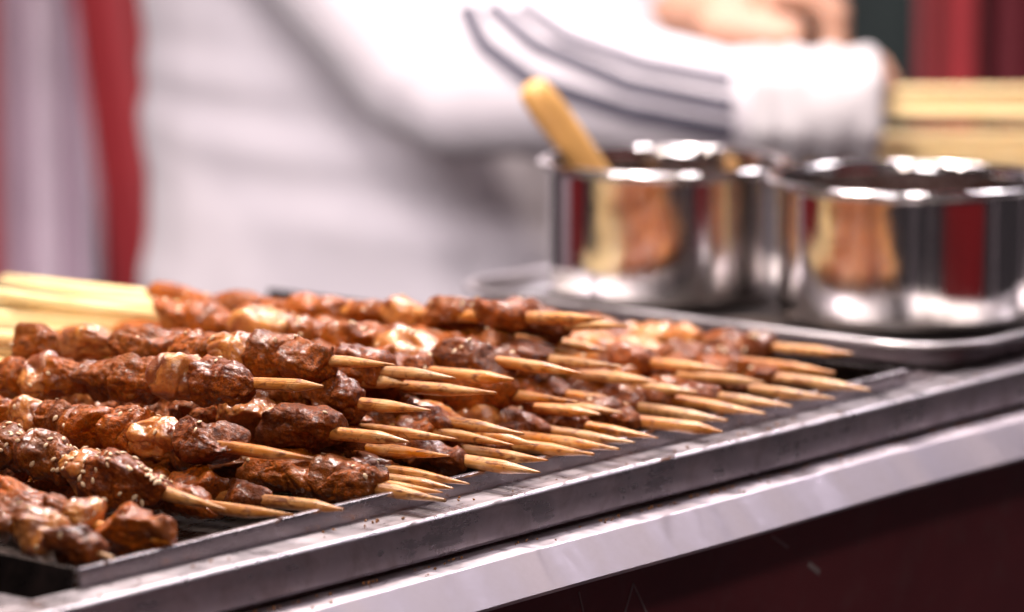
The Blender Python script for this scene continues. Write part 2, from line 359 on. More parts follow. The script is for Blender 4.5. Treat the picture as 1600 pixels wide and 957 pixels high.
# ------------------------------------------------------------------ pots and their tray
def lathe(prof, n=64):
    vs = []; fs = []
    m = len(prof)
    for i in range(n):
        a = 2 * math.pi * i / n
        for rr, z in prof: vs.append((rr * math.cos(a), rr * math.sin(a), z))
    for i in range(n):
        k = (i + 1) % n
        for j in range(m - 1): fs.append((i*m+j, k*m+j, k*m+j+1, i*m+j+1))
    me = mesh_from(vs, fs)
    bm = bmesh.new(); bm.from_mesh(me); bmesh.ops.remove_doubles(bm, verts=bm.verts[:], dist=1e-6); bpy.data.meshes.remove(me)
    me = bm_mesh(bm); me.shade_smooth(); return me
POTZ = 0.0022; PH = 0.0555
def pot(loc, label, R=0.0478, Rr=0.0528):
    t = empty('sauce_pot', loc); tag(t, label, 'pot', 'steel sauce pots in the tray behind the skewers')
    prof = [(0.0, 0.0), (R - 0.004, 0.0), (R - 0.0012, 0.0012), (R - 0.0002, 0.0030), (R, 0.0042), (R, 0.0055), (R, 0.02), (R, 0.035), (R, PH - 0.005), (R, PH - 0.0036), (R + 0.0001, PH - 0.0024), (R + 0.0008, PH - 0.0012), (R + 0.002, PH - 0.0008),
            (R + 0.0004, PH + 0.0002), (R - 0.0003, PH - 0.0006), (R - 0.0007, PH - 0.0022), (R - 0.0007, PH - 0.0036), (R - 0.0007, 0.03), (R - 0.0007, 0.006), (R - 0.0009, 0.0045), (R - 0.003, 0.0018), (0.0, 0.0016)]
    body = link('body', lathe(prof), M['steel_pot'], t, smooth=False)
    # rolled rim
    bm = bmesh.new(); n, k = 72, 10; vs = []
    for i in range(n):
        a = 2*math.pi*i/n; ring = []
        for j in range(k):
            b = 2*math.pi*j/k; rr = Rr - 0.0028 + 0.0028*math.cos(b); ring.append(bm.verts.new((rr*math.cos(a), rr*math.sin(a), PH + 0.0016*math.sin(b))))
        vs.append(ring)
    for i in range(n):
        for j in range(k): bm.faces.new((vs[i][j], vs[(i+1)%n][j], vs[(i+1)%n][(j+1)%k], vs[i][(j+1)%k]))
    link('rim', bm_mesh(bm), M['steel_pot'], body, smooth=True)
    link('sauce', lathe([(0.0, 0.022), (R - 0.0012, 0.0222), (R - 0.0012, 0.012), (0.0, 0.012)]), M['sauce'], t)
    return t
pot((-0.2050, 0.3515, POTZ), 'left shiny steel pot with a wooden spoon handle leaning out of it')
pot((-0.0945, 0.3655, POTZ), 'right shiny steel pot nearest the tray corner, cut by the frame edge', 0.0513, 0.0566)
# wooden spoon
def tube(pts, rad, n=12, cap=True, flat=1.0, flatdir=(0, 0, 1)):
    pts = [Vector(p) for p in pts]; vs = []; fs = []
    up = Vector(flatdir)
    for i, p in enumerate(pts):
        d = (pts[min(i+1, len(pts)-1)] - pts[max(i-1, 0)]).normalized()
        u = d.cross(up)
        if u.length < 1e-4: u = d.cross(Vector((1, 0, 0)))
        u.normalize(); v = d.cross(u).normalized()
        for k in range(n):
            a = 2*math.pi*k/n; vs.append(p + u*math.cos(a)*rad[i] + v*math.sin(a)*rad[i]*flat)
    for i in range(len(pts)-1):
        for k in range(n): fs.append((i*n+k, i*n+(k+1)%n, (i+1)*n+(k+1)%n, (i+1)*n+k))
    if cap: fs += [tuple(range(n))[::-1], tuple((len(pts)-1)*n+k for k in range(n))]
    return vs, fs
def tubemesh(*a, **k):
    bm = bmesh.new(); vs, fs = tube(*a, **k); bv = [bm.verts.new(v) for v in vs]
    for f in fs: bm.faces.new([bv[i] for i in f])
    return bm_mesh(bm)
wt, wb = Vector((-0.2517, 0.3196, 0.0896)), Vector((-0.2379, 0.3533, 0.0453))
wd = (wb - wt); wlow = wb + wd * 0.16
sp = empty('wooden_spoon', wlow); tag(sp, 'wooden spoon handle with rounded end standing in the left steel pot', 'spoon')
pts = []; rad = []
for t_, r_ in ((0, 0.0015), (0.012, 0.0040), (0.04, 0.0058), (0.10, 0.0069), (0.25, 0.0074), (0.5, 0.0070), (0.8, 0.0062), (1.0, 0.0056), (1.16, 0.0052)):
    pts.append(wt + wd*t_ - wlow); rad.append(r_)
link('handle', tubemesh(pts, rad, 16, True, 0.95, (0.63, -0.77, 0)), M['wood'], sp, smooth=True)
tip_ = pts[-1]
bowl = tubemesh([tip_ - wd*0.02, tip_ + wd*0.02, tip_ + wd*0.07, tip_ + wd*0.12, tip_ + wd*0.15], [0.004, 0.008, 0.011, 0.008, 0.002], 14, True, 0.35, (0.63, -0.77, 0))
link('bowl', bowl, M['wood'], sp, smooth=True)

# pot tray: rounded rectangle with sloping wall and folded rim
def rrect(x0, x1, y0, y1, rr, n=8):
    out = []
    for cx, cy, a0 in ((x1-rr, y0+rr, -90), (x1-rr, y1-rr, 0), (x0+rr, y1-rr, 90), (x0+rr, y0+rr, 180)):
        for k in range(n+1):
            a = math.radians(a0 + 90*k/n); out.append((cx + rr*math.cos(a), cy + rr*math.sin(a)))
    return out
def ptray():
    t = empty('pot_tray', (-0.17, 0.38, 0)); tag(t, 'flat steel tray with rounded corner and rim under the two pots', 'tray')
    A = dict(x0=-0.257, x1=-0.0160, y0=0.274, y1=0.434)
    def ring(off, z): return [(x, y, z) for x, y in rrect(A['x0']-off, A['x1']+off, A['y0']-off, A['y1']+off, 0.028+off)]
    rings = [ring(-0.006, 0.0014), ring(-0.004, 0.0004), ring(-0.0035, 0.0004), ring(0.0, 0.0095), ring(0.001, 0.0104), ring(0.0045, 0.0104), ring(0.0052, 0.0098), ring(0.0050, 0.0086), ring(0.0042, 0.0088),
             ring(0.0040, 0.0094), ring(0.0012, 0.0092), ring(-0.0030, 0.0016)]
    vs = []; fs = []; n = len(rings[0])
    for R in rings: vs += R
    for j in range(len(rings)-1):
        for i in range(n): fs.append((j*n+i, j*n+(i+1)%n, (j+1)*n+(i+1)%n, (j+1)*n+i))
    bm = bmesh.new(); bv = [bm.verts.new(v) for v in vs]
    for f in fs: bm.faces.new([bv[i] for i in f])
    link('wall_and_rim', bm_mesh(bm), M['steel_pot_tray'], t, (0.17, -0.38, 0), True)
    bm = bmesh.new(); fl = ring(-0.0032, 0.0015)
    top = [bm.verts.new(v) for v in fl]; bot = [bm.verts.new((x, y, 0.0002)) for x, y, z in fl]
    bm.faces.new(top); bm.faces.new(bot[::-1])
    for i in range(n): bm.faces.new((top[i], top[(i+1)%n], bot[(i+1)%n], bot[i]))
    link('tray_floor', bm_mesh(bm), M['tray_floor_dark'], t, (0.17, -0.38, 0))
ptray()

# ------------------------------------------------------------------ meat skewers
ICO = {}
for s_ in (3, 4, 5):
    bm = bmesh.new(); bmesh.ops.create_icosphere(bm, subdivisions=s_, radius=1.0)
    me = bpy.data.meshes.new('ico%d' % s_); bm.to_mesh(me); bm.free(); me.shade_smooth()
    co = np.empty(len(me.vertices)*3); me.vertices.foreach_get('co', co); ICO[s_] = (me, co.reshape(-1, 3))
def chunk(L, rr, seed, kind, sub, taper_tip=False):
    base, P = ICO[sub]; rs = random.Random(seed)
    m_ = rs.uniform(6.0, 11.0) if kind != 'f' else rs.uniform(3.0, 4.5)     # blunt ends: pieces pressed against each other
    n = rs.uniform(2.3, 3.1)
    yz = np.hypot(P[:, 1], P[:, 2]) + 1e-9; ra = np.sqrt(np.clip(1 - np.abs(P[:, 0])**m_, 0, 1))
    c_, s_ = P[:, 1]/yz, P[:, 2]/yz; k = (np.abs(c_)**n + np.abs(s_)**n) ** (-1.0/n)
    Q = np.stack([P[:, 0], c_*k*ra, s_*k*ra], 1)
    ry, rz = rr * rs.uniform(0.92, 1.2), rr * rs.uniform(0.86, 1.1)
    a = rs.uniform(0, math.pi)
    # a rolled, slightly boxy section
    y, z = Q[:, 1].copy(), Q[:, 2].copy(); Q[:, 1] = y*math.cos(a) - z*math.sin(a); Q[:, 2] = y*math.sin(a) + z*math.cos(a)
    V = Q * np.array([L/2, ry, rz])
    tx = rs.uniform(-0.22, 0.22)
    if taper_tip: tx = rs.uniform(-0.34, -0.12)
    V[:, 1:] *= (1 + tx * Q[:, :1])
    V[:, 1] += rr * rs.uniform(-0.22, 0.22) * Q[:, 0]; V[:, 2] += rr * rs.uniform(-0.18, 0.18) * Q[:, 0]
    # knife cuts: flat facets on a few sides, and a twist along the stick
    for _ in range(rs.randint(3, 4) if kind != 'f' else 3):
        an = rs.uniform(0, 2*math.pi); pn = np.array([rs.uniform(-0.7, 0.7), math.cos(an), math.sin(an)]); pn /= np.linalg.norm(pn)
        ov = V @ pn - rr*rs.uniform(0.76, 1.0); V -= np.clip(ov, 0, None)[:, None]*pn*0.85
    tw = rs.uniform(-0.6, 0.6)*V[:, 0]/(L/2); cy, sy = np.cos(tw), np.sin(tw)
    y, z = V[:, 1].copy(), V[:, 2].copy(); V[:, 1] = y*cy - z*sy; V[:, 2] = y*sy + z*cy
    S = V / rr + seed * 3.17
    nn = Q*np.array([0.35, 1, 1]) + P*np.array([0.3, 0, 0]); nn /= np.linalg.norm(nn, axis=1)[:, None] + 1e-9
    lo = fbm(S * 0.62, seed, 2); mid = fbm(S * 2.2 + 5, seed + 9, 3)
    if kind == 'f':
        d = 0.28*lo + 0.07*mid
        rd = np.abs(vnoise(S*1.3 + 3, seed+4)); d -= 0.16*np.clip(1 - rd*5, 0, 1)**2
    else:
        d = 0.22*lo + 0.05*mid
        fa = rs.uniform(-0.5, 0.5); F_ = np.stack([S[:, 0]*0.55 + fa*S[:, 1], S[:, 1]*3.6, S[:, 2]*3.6], 1); d += 0.055*fbm(F_, seed+21, 2)   # muscle fibres
        # folds of sliced meat: sharp creases across the piece, and torn edges
        W = S.copy(); W[:, 0] *= 1.5; W += 0.5*lo[:, None]
        rd = np.abs(vnoise(W*0.62 + 11, seed+4)); d -= 0.17*np.clip(1 - rd*3.4, 0, 1)**1.5
        rd2 = np.abs(vnoise(W*2.3 + 31, seed+6)); d -= 0.02*np.clip(1 - rd2*4, 0, 1)
        d += 0.03*fbm(S*5.5, seed+2, 2)
        fl = np.clip(vnoise(S*1.9 + 51, seed+13) - 0.42, 0, 1); d += 0.38*fl
    V += nn * (d * rr)[:, None]
    # pieces are squeezed together: keep the ends from bulging far past the slot
    V[:, 0] = np.clip(V[:, 0], -L*0.60, L*0.60)
    me = base.copy(); me.name = 'chunk'; me.vertices.foreach_set('co', V.astype(np.float32).ravel()); me.update()
    return me, V
def seed_shape():
    bm = bmesh.new(); bmesh.ops.create_uvsphere(bm, u_segments=8, v_segments=6, radius=1.0)
    for v in bm.verts:
        x = v.co.x; v.co.x *= 0.00135; f = 1 - 0.35*max(0, x); v.co.y *= 0.00080*f; v.co.z *= 0.00045*f
    bm.verts.index_update()
    vs = [v.co.copy() for v in bm.verts]; fs = [tuple(v.index for v in f.verts) for f in bm.faces]; bm.free(); return vs, fs
SV, SF = seed_shape()
def stick_mesh(L, seed):
    rs = random.Random(seed); R = rs.uniform(0.00190, 0.00222)
    tp = rs.uniform(0.010, 0.024); blunt = rs.choice((0.08, 0.10, 0.16, 0.24))
    prof = [(0, blunt), (0.05, blunt + 0.07), (0.25, 0.36), (0.5, 0.60), (0.75, 0.82), (0.9, 0.94), (1.0, 1.0)]
    st = [(t*tp, f*R) for t, f in prof] + [(tp + (L-tp)*k/14, R*(1 + 0.03*rs.uniform(-1, 1))) for k in range(1, 15)]
    oa = rs.uniform(0, 2*math.pi); off = rs.uniform(0.0, 0.55); b1, b2 = rs.uniform(-1, 1)*0.0012, rs.uniform(-1, 1)*0.0008
    n = 14; vs = []; fs = []; fac = [1 + 0.09*rs.uniform(-1, 1) for _ in range(n)]
    for s, r_ in st:
        cy = math.cos(oa)*(R - r_)*off + b1*math.sin(s/L*math.pi); cz = math.sin(oa)*(R - r_)*off + b2*math.sin(s/L*math.pi)
        for k in range(n):
            a = 2*math.pi*k/n; vs.append((-s, cy + r_*fac[k]*math.cos(a), cz + r_*fac[k]*math.sin(a)))
    m = len(st)
    for i in range(m-1):
        for k in range(n): fs.append((i*n+k, i*n+(k+1)%n, (i+1)*n+(k+1)%n, (i+1)*n+k))
    fs += [tuple(range(n)), tuple((m-1)*n+k for k in range(n))[::-1]]
    bm = bmesh.new(); bv = [bm.verts.new(v) for v in vs]
    for f in fs: bm.faces.new([bv[i] for i in f])
    me = bm_mesh(bm); me.shade_smooth(); return me
SKEWERS = [
    ('U', (-12.3, -161.9, 7.0), -5.76, 2, 5, [('d',5.6,22.7,5.8),('f',19.6,41.2,6.7),('m',38.0,55.1,6.1),('m',52.6,81.2,6.8),('m',78.7,107.9,6.5),('m',105.4,136.4,6.1),('f',133.9,164.4,6.4)]),
    ('T', (-12.8, -138.7, 7.0), -2.71, 2, 4, [('m',2.8,31.1,6.6),('f',30.1,41.8,5.1),('m',39.1,49.3,5.0),('m',47.1,73.3,5.7),('m',70.8,88.5,6.2),('f',86.0,106.2,5.8),('m',103.7,133.2,6.5),('m',130.7,154.9,5.6)]),
    ('S', (-24.1, -103.0, 9.0), -3.91, 2, 60, [('d',26.1,55.4,7.4),('f',53.7,67.0,6.4),('m',64.3,85.1,8.1),('m',83.9,101.7,7.3),('m',99.2,131.4,6.0),('m',128.9,160.9,5.9)]),
    ('R', (-10.3, -90.2, 7.0), 1.27, 1, 2, [('m',27.8,51.4,4.5),('m',49.8,71.1,4.9),('f',68.6,89.1,6.0),('m',86.6,109.5,6.9),('m',107.0,128.4,6.0),('m',125.9,152.5,6.4),('m',150.0,178.1,6.0)]),
    ('Q', (-6.5, -71.7, 7.0), 2.6, 1, 3, [('d',29.4,49.2,5.0),('m',47.6,72.5,5.7),('m',70.0,94.7,5.9),('m',92.2,116.8,5.7),('m',114.3,146.4,6.9),('f',143.9,166.8,5.6),('m',164.3,193.6,6.1)]),
    ('P2', (2.2, -35.4, 7.0), 1.77, 0, 1, [('m',25.8,50.1,6.5),('m',47.6,79.4,6.7),('f',76.9,108.3,6.1),('m',105.8,128.6,6.7),('m',126.1,145.3,6.8),('m',142.8,160.8,5.9),('m',158.3,183.5,6.9)]),
    ('P', (5.3, -37.9, 6.0), 0.83, 2, 5, [('m',27.4,51.8,5.8),('m',49.6,72.2,6.0),('f',70.2,81.8,5.4),('m',79.3,110.7,6.0),('m',108.2,130.4,6.7),('m',127.9,154.8,7.0)]),
    ('O', (-1.4, -27.2, 7.0), 1.57, 1, 2, [('d',26.3,43.9,4.3),('f',41.4,59.6,5.6),('m',57.1,85.7,6.8),('f',83.2,107.6,5.8),('m',105.1,137.3,6.7),('m',134.8,157.3,5.8)]),
    ('N', (0.2, -20.8, 8.0), 1.45, 0, 1, [('d',31.6,51.2,4.7),('f',48.7,80.4,5.7),('m',77.9,102.0,5.7),('m',99.5,123.3,6.2),('m',120.8,153.3,7.0),('f',150.8,175.1,6.6)]),
    ('M', (7.6, 4.6, 8.0), 0.79, 1, 3, [('d',30.4,53.7,5.0),('m',51.0,72.8,5.2),('f',70.3,91.9,6.2),('f',89.4,109.1,6.8),('m',106.6,132.1,6.5),('m',129.6,154.6,5.9),('m',152.1,177.0,5.7)]),
    ('AQ', (-0.6, 19.0, 8.0), 1.29, 0, 1, [('m',34.2,57.0,6.7),('m',54.5,77.5,6.8),('m',75.0,96.5,6.9),('m',94.0,116.6,6.4),('m',114.1,131.7,6.1),('m',129.2,150.8,6.7),('m',148.3,175.5,6.1)]),
    ('AP', (3.1, 38.2, 8.0), 1.84, 0, 1, [('d',32.2,50.5,4.5),('f',48.0,76.6,6.1),('f',74.1,104.2,7.0),('m',101.7,133.6,6.3),('m',131.1,151.1,6.9),('m',148.6,173.2,6.6)]),
    ('AO', (3.2, 50.8, 8.0), 1.17, 0, 1, [('d',39.5,52.8,4.5),('f',50.3,70.4,6.0),('m',67.9,93.7,6.6),('m',91.2,109.1,6.4),('m',106.6,133.5,5.9),('m',131.0,158.7,7.0),('m',156.2,188.4,5.7)]),
    ('AN', (1.6, 60.6, 8.0), 0.39, 0, 1, [('d',33.4,51.1,4.6),('m',48.6,70.9,6.3),('f',68.4,94.1,6.3),('m',91.6,114.8,6.4),('m',112.3,133.4,5.6),('m',130.9,154.4,6.8),('m',151.9,182.4,7.0)]),
    ('AM', (1.1, 74.4, 8.0), 0.2, 0, 2, [('d',29.0,43.1,4.6),('m',40.6,62.6,6.4),('m',60.1,82.7,6.9),('f',80.2,110.0,6.2),('m',107.5,133.4,6.3),('f',130.9,150.8,6.4),('m',148.3,180.2,6.5)]),
    ('AL', (13.0, 93.2, 9.0), 1.85, 0, 2, [('d',32.2,46.0,4.2),('m',43.5,74.4,6.1),('m',71.9,94.3,6.1),('f',91.8,122.4,6.2),('f',119.9,152.1,6.0),('f',149.6,181.7,6.1)]),
    ('AK', (1.2, 112.6, 8.0), 0.2, 0, 1, [('d',36.8,50.6,4.3),('m',48.1,68.0,6.6),('m',65.5,87.5,6.2),('m',85.0,107.3,6.3),('f',104.8,126.6,5.6),('f',124.1,151.5,5.9),('m',149.0,167.1,6.8),('m',164.6,182.3,5.9)]),
    ('AJ', (3.5, 131.1, 8.0), 0.22, 0, 2, [('d',37.5,53.2,4.3),('f',50.7,68.8,6.0),('m',66.3,86.1,6.0),('f',83.6,110.2,6.3),('m',107.7,138.1,5.6),('m',135.6,155.0,6.3),('m',152.5,175.1,6.6)]),
    ('AI', (3.0, 147.6, 8.0), 0.2, 0, 1, [('d',31.1,45.7,4.1),('m',43.2,65.9,5.7),('f',63.4,84.7,6.6),('m',82.2,101.3,5.6),('f',98.8,128.0,6.4),('f',125.5,153.4,6.8)]),
    ('AH', (6.2, 169.2, 8.0), 0.82, 0, 1, [('d',36.4,50.8,4.0),('m',48.3,72.9,6.9),('m',70.4,94.9,6.0),('f',92.4,110.0,6.4),('f',107.5,134.7,6.9),('f',132.2,151.8,6.6),('m',149.3,180.2,6.4)]),
    ('AG', (5.0, 192.5, 8.0), 0.62, 0, 1, [('d',39.9,52.6,3.8),('m',50.1,75.7,5.7),('m',73.2,94.2,6.7),('m',91.7,119.1,6.1),('m',116.6,140.6,7.0),('m',138.1,166.1,5.8),('m',163.6,182.9,6.6)]),
    ('B', (-20.6, -70.2, 20.0), 0.85, 2, 8, [('d',30.1,58.7,6.4),('f',57.0,74.3,6.0),('m',72.0,86.2,7.3),('m',85.0,103.9,6.7),('m',101.6,118.5,5.8),('f',116.8,133.3,5.2),('m',131.6,153.9,5.8)]),
    ('H', (-18.0, -28.6, 20.0), 2.34, 2, 6, [('d',28.1,57.3,6.7),('f',54.8,79.7,6.5),('m',77.7,95.8,6.5),('m',94.6,118.2,6.4),('m',115.8,133.1,5.5),('f',131.3,150.0,5.7),('m',148.1,168.1,5.7),('m',166.9,189.0,5.1)]),
    ('L', (-10.9, -16.5, 14.0), 2.6, 1, 1, [('d',34.7,63.1,5.6),('f',60.6,79.7,6.6),('m',77.2,98.9,6.6),('m',96.4,127.1,5.6),('f',124.6,143.5,6.3),('m',141.0,172.5,6.9)]),
    ('I', (-16.5, -7.3, 17.0), 1.36, 1, 1, [('m',36.0,57.4,4.0),('m',54.9,76.8,6.9),('m',74.3,100.1,6.0),('m',97.6,123.4,6.8),('m',120.9,142.7,6.7),('f',140.2,170.6,6.6)]),
    ('J', (-9.2, 13.2, 14.0), 1.07, 1, 1, [('m',32.4,47.7,4.9),('m',46.5,66.4,4.8),('m',63.9,82.7,5.7),('f',80.2,99.6,5.9),('f',97.1,127.7,6.9),('m',125.2,144.3,6.4),('m',141.8,165.1,6.9),('m',162.6,186.5,6.6)]),
    ('K', (-12.1, 25.5, 12.0), 0.2, 0, 1, [('f',22.2,53.4,6.7),('f',50.9,70.5,6.1),('m',68.0,89.0,6.9),('f',86.5,114.6,6.1),('m',112.1,140.4,6.5),('f',137.9,167.5,6.9)]),
    ('G', (-9.6, 17.6, 17.0), 1.86, 1, 3, [('d',28.6,47.6,4.9),('m',45.1,63.1,6.6),('m',60.6,84.1,5.7),('m',81.6,101.9,5.7),('f',99.4,130.2,6.5),('f',127.7,150.4,6.3),('f',147.9,178.8,6.1)]),
    ('AU2', (-19.8, 70.3, 14.0), 2.6, 0, 1, [('m',26.8,47.1,5.7),('f',44.6,75.2,5.8),('m',72.7,94.0,6.7),('m',91.5,120.2,5.6),('m',117.7,148.7,6.9),('m',146.2,169.2,6.6)]),
    ('AU', (-22.4, 85.1, 12.0), 2.6, 1, 4, [('d',35.8,56.9,5.7),('m',54.9,79.9,6.0),('m',77.4,102.0,5.8),('m',99.5,127.0,6.2),('m',124.5,145.6,5.6),('m',143.1,171.3,6.5)]),
    ('AS', (-29.5, 99.2, 12.0), 0.4, 0, 1, [('d',27.2,39.5,4.3),('m',37.0,68.2,6.6),('m',65.7,85.9,6.0),('f',83.4,111.9,5.8),('m',109.4,130.5,6.9),('f',128.0,155.2,6.6),('f',152.7,174.3,5.7)]),
    ('AR2', (-23.7, 129.0, 12.0), 0.2, 0, 1, [('m',33.1,56.8,5.6),('m',54.3,84.3,6.9),('m',81.8,110.1,6.9),('f',107.6,132.4,5.7),('m',129.9,151.1,6.3),('m',148.6,177.8,6.0)]),
    ('AD', (-18.7, 162.2, 12.0), 2.6, 0, 2, [('d',36.6,53.4,4.4),('m',50.9,73.0,6.8),('m',70.5,102.2,5.9),('f',99.7,124.9,5.9),('m',122.4,143.4,6.7),('m',140.9,159.7,6.4),('m',157.2,187.5,6.5)]),
    ('AE', (-21.0, 209.2, 9.0), 1.53, 0, 6, [('d',41.9,58.7,5.0),('m',57.6,73.4,5.0),('f',71.6,101.8,5.0),('f',99.3,122.2,6.4),('m',119.7,142.8,6.6),('m',140.3,171.5,6.6)]),
    ('F', (-21.3, -14.3, 27.0), 2.6, 2, 2, [('d',29.3,49.7,7.2),('m',48.5,65.7,7.5),('f',63.2,82.8,5.7),('f',80.3,109.4,6.0),('m',106.9,126.3,6.3),('f',123.8,151.8,7.0),('m',149.3,176.8,5.7)]),
    ('E', (-21.4, 17.8, 28.0), 2.6, 1, 2, [('d',38.0,63.8,6.1),('m',61.3,79.5,6.7),('m',77.0,107.8,5.7),('f',105.3,134.3,6.7),('m',131.8,157.6,6.5),('m',155.1,184.0,6.2)]),
    ('AT', (-18.0, 56.7, 20.0), 1.81, 0, 1, [('m',25.8,53.1,6.6),('m',50.6,78.6,5.7),('m',76.1,105.7,6.0),('m',103.2,125.3,6.0),('m',122.8,150.4,5.6),('m',147.9,173.6,5.6)]),
    ('D2', (-28.8, 36.2, 29.0), 2.6, 0, 1, [('d',36.7,55.8,5.4),('m',53.3,72.8,6.2),('m',70.3,91.6,5.9),('m',89.1,113.1,5.9),('m',110.6,133.4,6.4),('m',130.9,160.8,6.0)]),
    ('AR1', (-27.6, 112.8, 18.0), 2.3, 0, 1, [('d',46.6,67.3,5.2),('m',64.8,91.8,6.2),('f',89.3,120.8,5.8),('m',118.3,140.6,6.2),('f',138.1,162.1,5.7),('m',159.6,187.1,6.3)]),
    ('AC', (-25.7, 149.5, 17.0), 1.28, 0, 6, [('d',33.3,50.1,5.3),('f',48.3,66.4,5.8),('f',65.2,80.0,5.6),('f',77.5,107.2,6.6),('m',104.7,125.3,5.6),('f',122.8,149.0,6.6),('f',146.5,169.3,5.9)]),
    ('AB', (-29.6, 95.1, 25.0), 0.96, 0, 2, [('d',30.5,51.3,5.4),('m',48.8,69.3,6.7),('m',66.8,96.1,6.1),('m',93.6,114.8,6.5),('m',112.3,135.8,5.8),('f',133.3,154.4,5.7),('m',151.9,172.0,6.7)]),
    ('AF', (-24.8, 225.2, 13.0), 2.27, 0, 6, [('d',35.3,50.0,5.1),('m',48.8,66.8,5.3),('f',65.0,82.3,5.1),('f',81.1,96.7,5.1),('f',94.9,118.1,5.1),('m',115.6,140.2,6.7),('m',137.7,160.8,5.7),('m',158.3,184.9,6.7)]),
    ('A', (-38.3, -44.8, 37.0), 5.01, 2, 5, [('d',27.6,55.1,6.7),('f',52.6,67.9,7.3),('m',65.6,90.2,6.7),('m',87.9,105.5,6.9),('m',103.2,120.8,5.3),('f',119.0,132.4,6.5),('m',130.5,152.7,5.9)]),
    ('C', (-35.1, -15.1, 40.0), 3.22, 2, 5, [('m',25.3,43.3,6.8),('m',42.1,59.5,6.7),('f',57.3,75.2,6.8),('m',72.6,98.3,6.2),('m',97.1,123.8,5.9),('f',121.4,145.8,5.6),('m',143.3,167.6,5.8)]),
    ('D', (-29.0, 7.0, 34.0), 2.6, 1, 2, [('d',28.8,51.0,6.7),('m',48.7,74.7,6.1),('m',72.2,96.4,6.4),('m',93.9,123.4,6.9),('m',120.9,138.7,6.0),('m',136.2,154.9,6.7),('f',152.4,179.1,6.0)]),
    ('X', (-17.1, 56.9, 30.0), -0.0, 1, 16, [('d',28.8,59.7,6.9),('f',56.9,86.5,6.7),('m',83.6,109.5,6.2),('m',108.3,129.4,5.7),('f',127.0,152.5,6.5),('m',149.5,172.2,5.8),('m',171.0,192.2,5.1)]),
    ('Y', (-39.0, 97.9, 40.0), 4.44, 1, 8, [('d',34.2,57.6,5.8),('m',55.3,85.2,5.2),('f',82.8,100.1,4.7),('m',98.3,115.0,4.7),('m',113.8,130.0,4.9),('m',127.6,145.6,4.5),('m',144.4,159.8,4.5),('m',157.9,177.5,4.3),('m',175.5,197.0,4.1)]),
    ('Z', (-39.9, 111.6, 36.0), 4.64, 0, 3, [('d',26.7,47.8,5.7),('m',45.3,72.0,6.3),('m',69.5,88.3,5.9),('f',85.8,118.0,6.2),('f',115.5,133.0,6.1),('m',130.5,159.3,6.9),('f',156.8,183.5,6.1)]),
    ('YD', (-54.8, 119.5, 25.0), 0.73, 0, 1, [('m',69.5,99.7,5.6),('m',97.2,125.0,5.7),('m',122.5,143.8,4.7),('m',141.3,163.2,5.5),('m',160.7,190.1,4.7),('m',187.6,219.4,4.7)]),
    ('YA', (-62.9, 113.7, 24.0), 0.88, 0, 1, [('m',56.6,80.3,4.8),('m',77.8,105.2,5.2),('m',102.7,129.5,5.3),('m',127.0,152.7,5.1),('m',150.2,171.2,5.1),('m',168.7,195.1,4.9)]),
    ('YB', (-67.9, 111.2, 22.0), 1.11, 0, 1, [('m',49.5,73.2,4.7),('m',70.7,101.6,5.0),('m',99.1,122.9,4.8),('m',120.4,142.4,5.2),('m',139.9,165.8,5.1),('m',163.3,185.7,4.7)]),
    ('YE', (-66.8, 106.2, 21.0), 1.42, 0, 1, [('m',46.4,75.7,5.0),('m',73.2,91.9,5.7),('m',89.4,108.9,5.2),('m',106.4,125.0,4.8),('m',122.5,147.1,5.0),('m',144.6,175.6,5.6),('m',173.1,199.8,5.5)]),
    ('YC', (-64.8, 100.3, 20.0), 1.63, 0, 1, [('m',43.4,73.5,4.6),('m',71.0,98.5,4.7),('m',96.0,118.6,5.0),('m',116.1,145.0,5.3),('m',142.5,166.6,5.0),('m',164.1,193.1,4.8)]),
    ('YF', (-65.4, 94.1, 19.0), 1.91, 0, 1, [('m',37.5,68.4,5.2),('m',65.9,92.1,5.6),('m',89.6,120.2,5.0),('m',117.7,147.4,4.8),('m',144.9,167.2,4.8),('m',164.7,195.6,5.7)]),
    ('YG', (-46.6, 5.3, 30.0), 2.91, 0, 1, [('m',19.4,48.4,4.9),('m',45.9,77.5,5.1),('m',75.0,92.6,5.7),('m',90.1,122.0,4.7),('m',119.5,137.0,5.0),('m',134.5,157.2,5.4),('m',154.7,179.5,5.7)]),
]
